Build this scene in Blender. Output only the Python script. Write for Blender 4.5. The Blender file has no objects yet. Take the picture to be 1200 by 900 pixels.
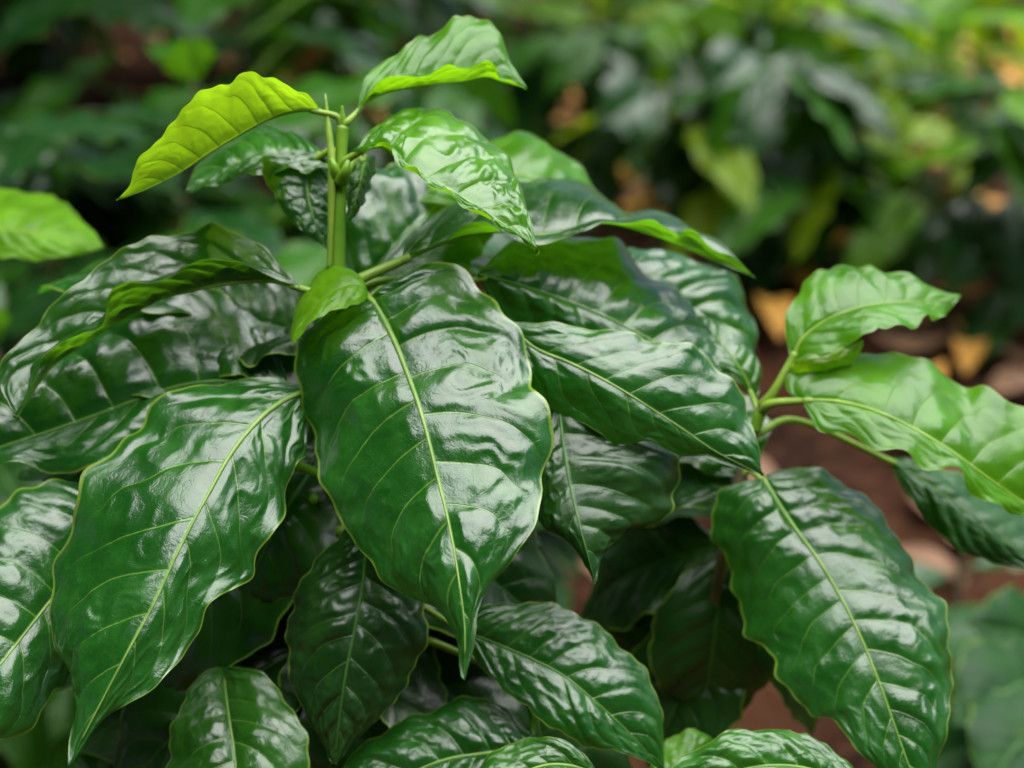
import bpy, math, random
import numpy as np
from mathutils import Vector, Matrix

# ------------------------------------------------------------------ camera, sky, sun, exposure
SC = bpy.context.scene
COL = SC.collection
CAM_H, PITCH, LENS, SENSOR = 0.80, math.radians(25.0), 50.0, 36.0
cam_data = bpy.data.cameras.new('camera')
cam_data.lens = LENS; cam_data.sensor_width = SENSOR; cam_data.sensor_fit = 'HORIZONTAL'
cam_data.clip_start = 0.01; cam_data.clip_end = 400
cam_data.dof.use_dof = True
cam_data.dof.focus_distance = 0.498
cam_data.dof.aperture_fstop = 5.2
cam_data.dof.aperture_blades = 9
cam = bpy.data.objects.new('camera', cam_data); COL.objects.link(cam)
cam.location = (0, 0, CAM_H)
cam.rotation_euler = (math.pi / 2 - PITCH, 0, 0)
SC.camera = cam

SUN_ELEV, SUN_AZ = math.radians(78), math.radians(50)     # azimuth clockwise from the view direction
world = bpy.data.worlds.new('World'); SC.world = world; world.use_nodes = True
wn, wl = world.node_tree.nodes, world.node_tree.links
sky = wn.new('ShaderNodeTexSky'); sky.sky_type = 'NISHITA'; sky.sun_disc = False
sky.sun_elevation = SUN_ELEV; sky.sun_rotation = SUN_AZ
sky.air_density = 1.0; sky.dust_density = 2.0; sky.ozone_density = 1.0
wl.new(sky.outputs[0], wn['Background'].inputs[0]); wn['Background'].inputs[1].default_value = 0.05
sun_data = bpy.data.lights.new('sun', 'SUN'); sun_data.energy = 5.0; sun_data.angle = math.radians(82)
sun_data.color = (1.0, 0.99, 0.975)
sun = bpy.data.objects.new('sun', sun_data); COL.objects.link(sun)
sdir = Vector((math.cos(SUN_ELEV) * math.sin(SUN_AZ), math.cos(SUN_ELEV) * math.cos(SUN_AZ), math.sin(SUN_ELEV)))
sun.rotation_euler = sdir.to_track_quat('Z', 'Y').to_euler()
sun.location = sdir * 20

vs = SC.view_settings
vs.view_transform = 'Standard'; vs.look = 'None'; vs.gamma = 1.0; vs.use_curve_mapping = False
vs.exposure = 1.12
SC.cycles.max_bounces = 8; SC.cycles.diffuse_bounces = 4; SC.cycles.transmission_bounces = 6
SC.cycles.caustics_reflective = False; SC.cycles.caustics_refractive = False
SC.cycles.use_denoising = True

# ------------------------------------------------------------------ helpers
FWD = np.array([0, math.cos(PITCH), -math.sin(PITCH)])
UP = np.array([0, math.sin(PITCH), math.cos(PITCH)])
RT = np.array([1.0, 0, 0])
KPX = SENSOR / LENS / 1200.0


def at(x, y, d):
    """A point of the place that lies d metres in front of the camera along the sight line through photo pixel (x, y)."""
    return np.array([0, 0, CAM_H]) + d * (FWD + RT * ((x - 600) * KPX) - UP * ((y - 450) * KPX))


def ground_at(x, y, z=0.0):
    v = FWD + RT * ((x - 600) * KPX) - UP * ((y - 450) * KPX)
    return np.array([0, 0, CAM_H]) + v * ((CAM_H - z) / -v[2])


def catmull(P, n):
    P = np.asarray(P, float)
    if len(P) == 2:
        P = np.array([P[0], (P[0] + P[1]) / 2, P[1]])
    Q = np.vstack([2 * P[0] - P[1], P, 2 * P[-1] - P[-2]])
    out = []
    for i in range(len(P) - 1):
        p0, p1, p2, p3 = Q[i:i + 4]
        for t in np.linspace(0, 1, 14, endpoint=False):
            out.append(.5 * (2 * p1 + (p2 - p0) * t + (2 * p0 - 5 * p1 + 4 * p2 - p3) * t * t + (3 * p1 - p0 - 3 * p2 + p3) * t ** 3))
    out.append(P[-1]); out = np.array(out)
    s = np.r_[0, np.cumsum(np.linalg.norm(np.diff(out, axis=0), axis=1))]
    q = np.linspace(0, s[-1], n)
    return np.stack([np.interp(q, s, out[:, k]) for k in range(3)], 1)


def prof(d, n):
    """depth profile (list of values spread evenly) -> n smooth values"""
    d = np.atleast_1d(np.asarray(d, float))
    if len(d) == 1:
        return np.full(n, d[0])
    P = np.stack([np.linspace(0, 1, len(d)), d, np.zeros(len(d))], 1)
    c = catmull(P, 200)
    return np.interp(np.linspace(0, 1, n), c[:, 0], c[:, 1])


def new_mesh(name, verts, faces, mat, attrs=None, smooth=True):
    me = bpy.data.meshes.new(name)
    me.from_pydata([tuple(v) for v in verts], [], [tuple(f) for f in faces])
    if attrs:
        for k, vals in attrs.items():
            a = me.attributes.new(k, 'FLOAT', 'POINT')
            a.data.foreach_set('value', np.asarray(vals, np.float32))
    if smooth:
        me.polygons.foreach_set('use_smooth', np.ones(len(me.polygons), bool))
    me.materials.append(mat)
    me.update()
    return me


def link(name, me, parent=None, loc=(0, 0, 0)):
    o = bpy.data.objects.new(name, me); COL.objects.link(o)
    o.location = tuple(loc)
    if parent:
        o.parent = parent
    return o


def empty(name, loc, label, cat, group=None):
    o = bpy.data.objects.new(name, None); COL.objects.link(o)
    o.location = tuple(loc); o.empty_display_size = .05
    o['label'] = label; o['category'] = cat
    if group:
        o['group'] = group
    return o


def tube_data(pts, radii, sides=8, n=None, flat=1.0):
    """tapered tube along a smooth curve"""
    n = n or max(6, 5 * len(pts))
    c = catmull(pts, n)
    r = np.interp(np.linspace(0, 1, n), np.linspace(0, 1, len(radii)), radii)
    t = np.gradient(c, axis=0); t /= np.linalg.norm(t, axis=1)[:, None] + 1e-12
    ref = np.array([0.31, -0.9, 0.3])
    V, F = [], []
    for i in range(n):
        a = np.cross(t[i], ref); a /= np.linalg.norm(a) + 1e-12
        b = np.cross(t[i], a)
        for k in range(sides):
            w = 2 * math.pi * k / sides
            V.append(c[i] + r[i] * (a * math.cos(w) + b * math.sin(w) * flat))
    for i in range(n - 1):
        for k in range(sides):
            k2 = (k + 1) % sides
            F.append((i * sides + k, i * sides + k2, (i + 1) * sides + k2, (i + 1) * sides + k))
    F.append(tuple(range(sides - 1, -1, -1))); F.append(tuple((n - 1) * sides + k for k in range(sides)))
    return np.array(V), F


# ------------------------------------------------------------------ materials
def leaf_material(name, top, under, vein, trans, trans_w=.25, rough=.3, vein_w=1.0, edge=(.16, .26, .03), fine=1.0, spec=.5, spots=.5, coat=.8):
    m = bpy.data.materials.new(name); m.use_nodes = True
    nt = m.node_tree; N, L = nt.nodes, nt.links
    for x in list(N):
        N.remove(x)
    out = N.new('ShaderNodeOutputMaterial')

    def attr(k):
        a = N.new('ShaderNodeAttribute'); a.attribute_name = k; return a.outputs['Fac']

    def math_(op, a, b=None, c=None, clamp=False):
        n = N.new('ShaderNodeMath'); n.operation = op; n.use_clamp = clamp
        for i, v in enumerate((a, b, c)):
            if v is None:
                continue
            if isinstance(v, (int, float)):
                n.inputs[i].default_value = v
            else:
                L.new(v, n.inputs[i])
        return n.outputs[0]

    def mix(f, a, b):
        n = N.new('ShaderNodeMix'); n.data_type = 'RGBA'
        for s, v in ((n.inputs[0], f), (n.inputs[6], a), (n.inputs[7], b)):
            if isinstance(v, (int, float)):
                s.default_value = v
            elif isinstance(v, tuple):
                s.default_value = (*v, 1)
            else:
                L.new(v, s)
        return n.outputs[2]

    def ramp(v, a, b):
        n = N.new('ShaderNodeMapRange'); n.interpolation_type = 'SMOOTHSTEP'
        L.new(v, n.inputs[0]); n.inputs[1].default_value = a; n.inputs[2].default_value = b
        return n.outputs[0]

    u, v, ph = attr('lu'), attr('lv'), attr('phase')
    au = math_('ABSOLUTE', u)
    # distance to the nearest lateral vein, in vein spacings
    dv = math_('ABSOLUTE', math_('SUBTRACT', math_('FRACT', math_('ADD', ph, .5)), .5))
    wv = math_('MULTIPLY_ADD', math_('POWER', au, .6), -.036 * vein_w, .048 * vein_w)
    line = math_('SUBTRACT', 1.0, math_('DIVIDE', dv, wv), clamp=True)
    line = math_('MULTIPLY', ramp(line, 0, .8), ramp(au, .92, .55))
    mid = ramp(au, .026, .012)
    tc = N.new('ShaderNodeTexCoord')
    nz = N.new('ShaderNodeTexNoise'); nz.inputs['Scale'].default_value = 55; nz.inputs['Detail'].default_value = 4
    L.new(tc.outputs['Object'], nz.inputs[0])
    nz2 = N.new('ShaderNodeTexNoise'); nz2.inputs['Scale'].default_value = 420; nz2.inputs['Detail'].default_value = 3
    L.new(tc.outputs['Object'], nz2.inputs[0])
    shade = ramp(nz.outputs[0], .3, .72)
    dark = tuple(c * .72 for c in top); light = (top[0] * 1.35 + .003, top[1] * 1.22, top[2] * 1.1)
    base = mix(shade, dark, light)
    sp = math_('MULTIPLY', ramp(nz2.outputs[0], .66, .78), .22 * spots)
    base = mix(sp, base, vein)
    # fine tertiary network
    vo = N.new('ShaderNodeTexVoronoi'); vo.feature = 'DISTANCE_TO_EDGE'; vo.inputs['Scale'].default_value = 330
    L.new(tc.outputs['Object'], vo.inputs[0])
    net = math_('MULTIPLY', ramp(vo.outputs['Distance'], .09, .0), +.06 * fine)
    base = mix(net, base, vein)
    base = mix(math_('MULTIPLY', line, .8), base, vein)
    base = mix(mid, base, vein)
    rim = ramp(math_('MULTIPLY_ADD', nz.outputs[0], .035, au), .982, 1.004)
    base = mix(rim, base, edge)
    geo = N.new('ShaderNodeNewGeometry')
    ucol = mix(math_('MULTIPLY', line, .45), under, tuple(c * .62 for c in under))
    ucol = mix(rim, ucol, edge)
    col = mix(geo.outputs['Backfacing'], base, ucol)

    # fine wrinkles that follow the veins + bumps
    co = N.new('ShaderNodeCombineXYZ')
    L.new(math_('MULTIPLY', u, 8.0), co.inputs[0]); L.new(math_('MULTIPLY', ph, 2.2), co.inputs[1])
    wr = N.new('ShaderNodeTexNoise'); wr.inputs['Scale'].default_value = 2.6; wr.inputs['Detail'].default_value = 5; wr.inputs['Distortion'].default_value = 1.3
    L.new(co.outputs[0], wr.inputs[0])
    cz = N.new('ShaderNodeTexNoise'); cz.inputs['Scale'].default_value = 210; cz.inputs['Detail'].default_value = 4; cz.inputs['Distortion'].default_value = 1.6; cz.inputs['Roughness'].default_value = .55
    L.new(tc.outputs['Object'], cz.inputs[0])
    crk = math_('MULTIPLY', math_('ABSOLUTE', math_('SUBTRACT', cz.outputs[0], .5)), -.00024 * fine)
    h = math_('MULTIPLY_ADD', wr.outputs[0], .00010 * fine, math_('MULTIPLY', nz2.outputs[0], .000006 * fine))
    h = math_('MULTIPLY_ADD', line, -.00012 * fine, h)
    h = math_('MULTIPLY_ADD', net, -.00005 * fine, h)
    h = math_('ADD', h, crk)
    bp = N.new('ShaderNodeBump'); bp.inputs['Strength'].default_value = 1.0; bp.inputs['Distance'].default_value = 1.0
    L.new(h, bp.inputs['Height'])
    pb = N.new('ShaderNodeBsdfPrincipled')
    L.new(col, pb.inputs['Base Color'])
    rr = math_('MULTIPLY_ADD', ramp(nz.outputs[0], .35, .7), .15, rough - .05)
    rr = math_('MULTIPLY_ADD', geo.outputs['Backfacing'], .25, rr)
    L.new(rr, pb.inputs['Roughness'])
    sl = math_('MULTIPLY_ADD', geo.outputs['Backfacing'], -.3 * spec, spec)
    L.new(sl, pb.inputs['Specular IOR Level'])
    L.new(bp.outputs[0], pb.inputs['Normal'])
    pb.inputs['Coat Weight'].default_value = coat; pb.inputs['Coat Roughness'].default_value = .18; pb.inputs['Coat IOR'].default_value = 1.5
    L.new(bp.outputs[0], pb.inputs['Coat Normal'])
    tr = N.new('ShaderNodeBsdfTranslucent')
    tcol = mix(math_('MULTIPLY', line, .75), trans, tuple(c * .45 for c in trans))
    tcol = mix(math_('MULTIPLY', shade, .25), tcol, tuple(c * .7 for c in trans))
    L.new(tcol, tr.inputs[0]); L.new(bp.outputs[0], tr.inputs['Normal'])
    ms = N.new('ShaderNodeMixShader'); ms.inputs[0].default_value = trans_w
    L.new(pb.outputs[0], ms.inputs[1]); L.new(tr.outputs[0], ms.inputs[2])
    L.new(ms.outputs[0], out.inputs[0])
    return m


def simple_material(name, c1, c2, scale, rough=.6, bump=0.0, spec=.4, detail=5, trans=None):
    m = bpy.data.materials.new(name); m.use_nodes = True
    nt = m.node_tree; N, L = nt.nodes, nt.links
    pb = N['Principled BSDF']
    tc = N.new('ShaderNodeTexCoord')
    nz = N.new('ShaderNodeTexNoise'); nz.inputs['Scale'].default_value = scale; nz.inputs['Detail'].default_value = detail
    L.new(tc.outputs['Object'], nz.inputs[0])
    cr = N.new('ShaderNodeValToRGB')
    cr.color_ramp.elements[0].position = .32; cr.color_ramp.elements[0].color = (*c1, 1)
    cr.color_ramp.elements[1].position = .7; cr.color_ramp.elements[1].color = (*c2, 1)
    L.new(nz.outputs[0], cr.inputs[0]); L.new(cr.outputs[0], pb.inputs['Base Color'])
    pb.inputs['Roughness'].default_value = rough; pb.inputs['Specular IOR Level'].default_value = spec
    if bump:
        b = N.new('ShaderNodeBump'); b.inputs['Distance'].default_value = bump
        L.new(nz.outputs[0], b.inputs['Height']); L.new(b.outputs[0], pb.inputs['Normal'])
    return m


MAT = {
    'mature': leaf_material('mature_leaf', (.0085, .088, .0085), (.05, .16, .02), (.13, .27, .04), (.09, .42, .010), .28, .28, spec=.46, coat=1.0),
    'inner': leaf_material('inner_shade_toned_leaf', (.008, .05, .006), (.03, .10, .016), (.06, .14, .03), (.05, .18, .008), .16, .34, fine=.7, spec=.4, coat=.35),  # darker copy of the mature leaf, shade put into its colour
    'mid': leaf_material('half_grown_leaf', (.020, .125, .008), (.08, .21, .02), (.17, .30, .06), (.12, .32, .015), .26, .29),
    'young': leaf_material('young_leaf', (.065, .25, .006), (.12, .30, .008), (.18, .36, .02), (.32, .70, .006), .48, .34, spec=.4, coat=.6),
    'fresh': leaf_material('fresh_yellow_leaf', (.12, .25, .008), (.15, .31, .008), (.12, .25, .02), (.38, .68, .012), .55, .36, vein_w=2.2, fine=.6, edge=(.3, .38, .06)),
    'hazel': leaf_material('weathered_leaf', (.018, .085, .022), (.05, .13, .03), (.10, .2, .05), (.06, .24, .02), .24, .42, fine=.6, spec=.35, coat=.15),
    'lobe': leaf_material('curled_leaf_base', (.11, .29, .006), (.13, .32, .008), (.18, .36, .02), (.32, .70, .006), .48, .34, fine=.5, spec=.3, coat=.2),  # colour lightened to stand in for light passing through the blade
    'sheen': leaf_material('glossy_young_leaf', (.06, .23, .008), (.12, .30, .008), (.18, .36, .03), (.30, .66, .006), .42, .28, spec=.5, coat=1.0),
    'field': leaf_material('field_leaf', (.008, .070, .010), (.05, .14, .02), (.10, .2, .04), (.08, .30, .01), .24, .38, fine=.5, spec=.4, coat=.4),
    'dull': leaf_material('shade_toned_leaf', (.008, .055, .010), (.03, .10, .02), (.06, .14, .03), (.05, .2, .01), .18, .55, fine=.5, spec=.22, coat=.0),  # dark matte green standing in for shade under the canopy
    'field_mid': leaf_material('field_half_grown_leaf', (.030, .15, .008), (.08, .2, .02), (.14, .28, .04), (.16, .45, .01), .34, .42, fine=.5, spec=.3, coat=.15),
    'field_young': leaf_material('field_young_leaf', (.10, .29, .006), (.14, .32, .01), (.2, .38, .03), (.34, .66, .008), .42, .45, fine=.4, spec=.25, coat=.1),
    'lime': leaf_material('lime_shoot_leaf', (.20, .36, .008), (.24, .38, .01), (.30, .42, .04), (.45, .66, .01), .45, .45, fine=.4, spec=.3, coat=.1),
    'arch': leaf_material('thin_mature_leaf', (.0105, .074, .0065), (.08, .22, .015), (.12, .24, .04), (.20, .56, .01), .42, .30, spec=.7, coat=1.0),
    'stem': simple_material('green_stem', (.085, .22, .010), (.16, .31, .02), 60, .42, .0006),
    'petiole': simple_material('leaf_stalk', (.13, .24, .02), (.24, .36, .05), 90, .42, .0004),
    'rib': simple_material('leaf_rib', (.10, .21, .03), (.20, .32, .07), 120, .38, .0003),
    'rib_dark': simple_material('deep_leaf_rib', (.03, .11, .012), (.06, .16, .02), 120, .4, .0003),
    'bark': simple_material('woody_stem', (.10, .075, .045), (.19, .15, .09), 45, .8, .002),
}

# ------------------------------------------------------------------ leaf builder
PUCK = 1.2


def vnoise(X, Y, rng):
    """smooth value noise on a lattice"""
    G = rng.random((97, 97))
    x0, y0 = np.floor(X).astype(int), np.floor(Y).astype(int)
    fx, fy = X - x0, Y - y0
    fx, fy = fx ** 3 * (fx * (fx * 6 - 15) + 10), fy ** 3 * (fy * (fy * 6 - 15) + 10)
    g = lambda i, j: G[np.mod(i, 97), np.mod(j, 97)]
    return (g(x0, y0) * (1 - fx) + g(x0 + 1, y0) * fx) * (1 - fy) + (g(x0, y0 + 1) * (1 - fx) + g(x0 + 1, y0 + 1) * fx) * fy


def leaf_surface(Lp, Mp, Rp, nv, nu, nvein, pucker, ruffle, nruf, bulge, seed, curl=.16, scallop=.034, crinkle=.45):
    """A blade from its two margins and its midrib (base to tip), quilted between the side veins; all in metres."""
    rng = np.random.default_rng(seed)
    L, M, R = catmull(Lp, nv), catmull(Mp, nv), catmull(Rp, nv)
    us = np.linspace(-1, 1, nu); t = np.linspace(0, 1, nv)
    for E, s0 in ((L, rng.uniform(0, 6)), (R, rng.uniform(0, 6))):
        k = 1 + scallop * np.sin(2 * math.pi * nvein * .62 * t + 1.5 * np.sin(4 * t + s0) + s0) + .5 * scallop * np.sin(2 * math.pi * nvein * 1.4 * t + 2 * s0)
        E[:] = M + (E - M) * k[:, None]
    A = np.abs(us)[None, :, None]
    side = np.where(us[None, :, None] < 0, L[:, None, :], R[:, None, :])
    P = M[:, None, :] * (1 - A) + side * A
    Pu = np.gradient(P, axis=1); Pv = np.gradient(P, axis=0)
    n = np.cross(Pu, Pv); n /= np.linalg.norm(n, axis=2)[..., None] + 1e-12
    flip = n[..., 2].mean() < 0
    if flip:
        n = -n
    for _ in range(4):                                   # soften the crease normals before displacing
        n = (n + np.roll(n, 1, 1) + np.roll(n, -1, 1)) if nu > 9 else n
        n[:, 0] = n[:, 1]; n[:, -1] = n[:, -2]
        n /= np.linalg.norm(n, axis=2)[..., None] + 1e-12
    wl_ = np.linalg.norm(L - M, axis=1); wr_ = np.linalg.norm(R - M, axis=1)
    w = np.where(us[None, :] < 0, wl_[:, None], wr_[:, None])
    wmax = max(wl_.max(), wr_.max())
    U, T = np.meshgrid(us, t); a = np.abs(U)
    warp = T.copy()
    for k in range(1, 5):
        warp += .016 / k * np.sin(2 * math.pi * k * T + rng.uniform(0, 6.3) + (U > 0) * rng.uniform(1, 4))
    ph = nvein * (warp - curl * a - .10 * a ** 4) + np.where(U > 0, .45, 0.0)
    win = np.clip(a * 9, 0, 1) * (1 - a ** 4 * .75) * np.clip(w / (wmax * .35), 0, 1) * np.clip((1 - T) * 7, 0, 1)
    cell = np.floor(ph).astype(int); f = ph - cell
    ci = np.mod(cell + (U > 0) * 97, 400)
    rnd = rng.uniform(.25, 1.25, 400)[ci]; skew = rng.uniform(.6, 1.7, 400)[ci]
    fs = f ** skew
    low = vnoise(U * 1.6 + 7, T * 5, rng); mid_ = vnoise(U * 5 + 31, T * 16, rng); fine_ = vnoise(U * 11 + 53, T * 34, rng)
    # each cell between two side veins swells unevenly; it is flat at the veins, so the surface stays continuous
    quilt = (4 * fs * (1 - fs)) ** .7 * rnd * (.55 + .9 * low)
    rip = np.sin(2 * math.pi * (2.3 * ph + 2.2 * mid_ + 1.2 * a)) * np.clip(low * 2.2 - .5, 0, 1) * (4 * f * (1 - f)) ** .5
    quilt = quilt + .13 * rip
    wob = (low - .5) * 1.6
    cr = (1 - np.abs(2 * mid_ - 1)) * .9 + (fine_ - .5) * .45
    h = pucker * (quilt * win) + pucker * .9 * wob * np.clip(a * 3, 0, 1) + pucker * crinkle * cr * np.clip(a * 4, 0, 1)
    bul = bulge * 4 * a * (1 - a) * np.clip(w / wmax, 0, 1) * wmax
    rp = rng.uniform(0, 6.3, 2)
    ru = ruffle * a ** 3 * np.sin(2 * math.pi * (nruf + .7 * (U > 0)) * T + 1.2 * np.sin(5 * T + rp[1]) + np.where(U > 0, rp[0], rp[1])) * np.clip(np.minimum(T, 1 - T) * 6, 0, 1)
    P = P + n * (h + bul + ru)[..., None]
    return P, M, n, U, T, ph, flip


def build_leaf(parent, origin, Lp, Mp, Rp, mat, nv=90, nu=41, nvein=9, pucker=.0008, ruffle=.002, nruf=3.5, bulge=.06, seed=1,
               rib=.0010, rib_mat='rib', petiole=None, pet_r=.0014, label=None, name='leaf', curl=.16, scallop=.034, crinkle=.45):
    Lp, Mp, Rp = (np.asarray(x, float) for x in (Lp, Mp, Rp))
    P, M, n, U, T, ph, flip = leaf_surface(Lp, Mp, Rp, nv, nu, nvein, pucker * PUCK, ruffle, nruf, bulge, seed, curl, scallop, crinkle)
    b = Mp[0]
    V = (P - b).reshape(-1, 3)
    F = []
    for i in range(nv - 1):
        for j in range(nu - 1):
            q = (i * nu + j, i * nu + j + 1, (i + 1) * nu + j + 1, (i + 1) * nu + j)
            F.append(q[::-1] if flip else q)
    me = new_mesh(name, V, F, MAT[mat], {'lu': U.ravel(), 'lv': T.ravel(), 'phase': ph.ravel()})
    o = link(name, me, parent, b - np.asarray(origin))
    if label:
        o['label'] = label
    if rib:
        c = nu // 2
        st = np.unique(np.r_[np.linspace(0, nv - 1, 22).astype(int)])[:-1]
        pts = P[st, c] - b + n[st, c] * rib * .12
        tv, tf = tube_data(pts, [rib * 1.0, rib * .72, rib * .46, rib * .3, rib * .16], 8, 60)
        link('midrib', new_mesh('midrib', tv, tf, MAT[rib_mat]), o)
    if petiole is not None:
        p0 = np.asarray(petiole, float); d = M[3] - M[0]; d = d / (np.linalg.norm(d) + 1e-9)
        ln = np.linalg.norm(b - p0)
        pts = [p0 - b, (p0 - b) * .45 - d * ln * .22 + np.array([0, 0, .04 * ln]), d * .004]
        tv, tf = tube_data(pts, [pet_r * 1.35, pet_r, pet_r * .9], 8, 20)
        link('petiole', new_mesh('petiole', tv, tf, MAT['petiole']), o)
    return o


D0 = 0.50


def traced(parent, origin, L, M, R, dL, dM, dR, mat, base=0.0, petiole=None, **kw):
    """margins and midrib as sight lines through the photograph, each with its own distance in cm beyond the focus distance"""
    def cv(p, d):
        dd = prof(d, len(p))
        return [at(x, y, D0 + (k + base) / 100) for (x, y), k in zip(p, dd)]
    pt = None if petiole is None else at(petiole[0], petiole[1], D0 + (petiole[2]) / 100)
    return build_leaf(parent, origin, cv(L, dL), cv(M, dM), cv(R, dR), mat, petiole=pt, **kw)


def free_leaf(parent, origin, base, tip, width, mat, facing=(0, 0, 1), sag=.12, roll=0.0, vfold=.1, widest=.45, seed=1, arch=None, **kw):
    """a leaf given by base, tip and width: arched along its length and folded a little along the midrib"""
    base, tip = np.asarray(base, float), np.asarray(tip, float)
    ax = tip - base; ln = np.linalg.norm(ax); ax /= ln
    f = np.asarray(facing, float); f = f - ax * f.dot(ax); f /= np.linalg.norm(f) + 1e-9
    s = np.cross(ax, f)
    f, s = f * math.cos(roll) + s * math.sin(roll), s * math.cos(roll) - f * math.sin(roll)
    t = np.linspace(0, 1, 9)
    g = np.sin(math.pi * t ** (math.log(.5) / math.log(widest))) ** .85
    g = g * (1 - .35 * np.clip((t - .75) / .25, 0, 1)); g[0] = .04; g[-1] = 0
    M = base[None] + ax[None] * (t * ln)[:, None] + f[None] * (sag * ln * np.sin(math.pi * t))[:, None]
    off = s[None] * (g * width / 2)[:, None]; lift = f[None] * (g * width / 2 * vfold)[:, None]
    return build_leaf(parent, origin, M + off + lift, M, M - off + lift, mat, seed=seed, **kw)


# ------------------------------------------------------------------ setting: ground
def structure(o):
    o['kind'] = 'structure'; return o


def make_ground():
    m = bpy.data.materials.new('red_soil'); m.use_nodes = True
    N, L = m.node_tree.nodes, m.node_tree.links; pb = N['Principled BSDF']
    tc = N.new('ShaderNodeTexCoord')
    a = N.new('ShaderNodeTexNoise'); a.inputs['Scale'].default_value = 5; a.inputs['Detail'].default_value = 8
    b = N.new('ShaderNodeTexNoise'); b.inputs['Scale'].default_value = 38; b.inputs['Detail'].default_value = 8
    for x in (a, b):
        L.new(tc.outputs['Object'], x.inputs[0])
    r1 = N.new('ShaderNodeValToRGB'); r1.color_ramp.elements[0].color = (.018, .009, .006, 1); r1.color_ramp.elements[1].color = (.062, .025, .012, 1)
    r1.color_ramp.elements[0].position = .35; r1.color_ramp.elements[1].position = .68
    L.new(a.outputs[0], r1.inputs[0])
    mx = N.new('ShaderNodeMix'); mx.data_type = 'RGBA'
    r2 = N.new('ShaderNodeMapRange'); r2.inputs[1].default_value = .5; r2.inputs[2].default_value = .75
    L.new(b.outputs[0], r2.inputs[0]); L.new(r2.outputs[0], mx.inputs[0]); L.new(r1.outputs[0], mx.inputs[6]); mx.inputs[7].default_value = (.095, .044, .024, 1)
    L.new(mx.outputs[2], pb.inputs['Base Color']); pb.inputs['Roughness'].default_value = .95; pb.inputs['Specular IOR Level'].default_value = .05
    bp = N.new('ShaderNodeBump'); bp.inputs['Distance'].default_value = .02; L.new(b.outputs[0], bp.inputs['Height']); L.new(bp.outputs[0], pb.inputs['Normal'])
    n = 120
    xs = np.sign(np.linspace(-1, 1, n)) * np.abs(np.linspace(-1, 1, n)) ** 3 * 120
    V = []
    for y in xs:
        for x in xs:
            z = (.018 * math.sin(3.1 * x + 1.3) * math.sin(2.7 * y) + .010 * math.sin(9 * x + 4 * y)) if max(abs(x), abs(y)) < 14 else 0
            V.append((x, y + 2, z))
    F = [(j * n + i, j * n + i + 1, (j + 1) * n + i + 1, (j + 1) * n + i) for j in range(n - 1) for i in range(n - 1)]
    structure(link('ground', new_mesh('ground', V, F, m)))


make_ground()

DRY = [simple_material('dry_leaf', (.11, .055, .028), (.24, .13, .07), 30, .75, .002),
       simple_material('faded_leaf', (.22, .13, .075), (.40, .26, .16), 30, .75, .002),
       simple_material('orange_dry_leaf', (.46, .20, .03), (.62, .33, .06), 30, .7, .002)]


def dry_leaf_geo(rng, ln):
    t = np.linspace(0, 1, 9); w = np.sin(math.pi * t ** .9) ** .8 * ln * rng.uniform(.18, .26)
    c1, c2, tw = rng.uniform(-.2, .35), rng.uniform(-.1, .5), rng.uniform(-.6, .6)
    V = []
    for i in range(9):
        z0 = c1 * ln * math.sin(math.pi * t[i])
        for u in (-1, -.5, 0, .5, 1):
            V.append(((t[i] - .5) * ln, u * w[i], z0 + (u * u) * c2 * w[i] + tw * u * w[i] * (t[i] - .5)))
    F = [(i * 5 + j, i * 5 + j + 1, (i + 1) * 5 + j + 1, (i + 1) * 5 + j) for i in range(8) for j in range(4)]
    return np.array(V), F


def litter():
    rng = np.random.default_rng(3)
    V, F, MI = [], [], []; k = 0
    heaps = [ground_at(*p) for p in ((570, 118), (1165, 82), (902, 318), (1000, 245), (718, 222), (330, 85), (1130, 60), (1185, 95))]
    for i in range(460 + 60 * len(heaps)):
        d = 1.2 + 5.5 * rng.random() ** 1.2
        x = rng.uniform(-.52, .52) * d; y = d
        hp = None
        if i >= 460:
            hp = heaps[(i - 460) // 60]; x, y = hp[:2] + rng.normal(size=2) * np.array([.17, .2])
        v, f = dry_leaf_geo(rng, rng.uniform(.05, .12))
        a = rng.uniform(0, 6.3); R = np.array([[math.cos(a), -math.sin(a), 0], [math.sin(a), math.cos(a), 0], [0, 0, 1]])
        v = v @ R.T
        v[:, 2] += rng.uniform(-.2, .2) * v[:, 0]
        v[:, 2] -= v[:, 2].min() - .012 - rng.uniform(0, .02)
        v[:, 0] += x; v[:, 1] += y
        V.append(v); F += [tuple(q + k for q in ff) for ff in f]; MI += [2 if hp is not None and rng.random() < .8 else int(rng.choice([0, 0, 1, 2, 2]) if y > 2.4 else 0)] * len(f); k += len(v)
    me = new_mesh('leaf_litter', np.vstack(V), F, DRY[0])
    me.materials.append(DRY[1]); me.materials.append(DRY[2])
    me.polygons.foreach_set('material_index', np.array(MI, np.int32))
    o = link('leaf_litter', me); o['kind'] = 'stuff'
    o['label'] = 'brown and orange dry leaves littered over the red soil'; o['category'] = 'leaf litter'


litter()


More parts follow.
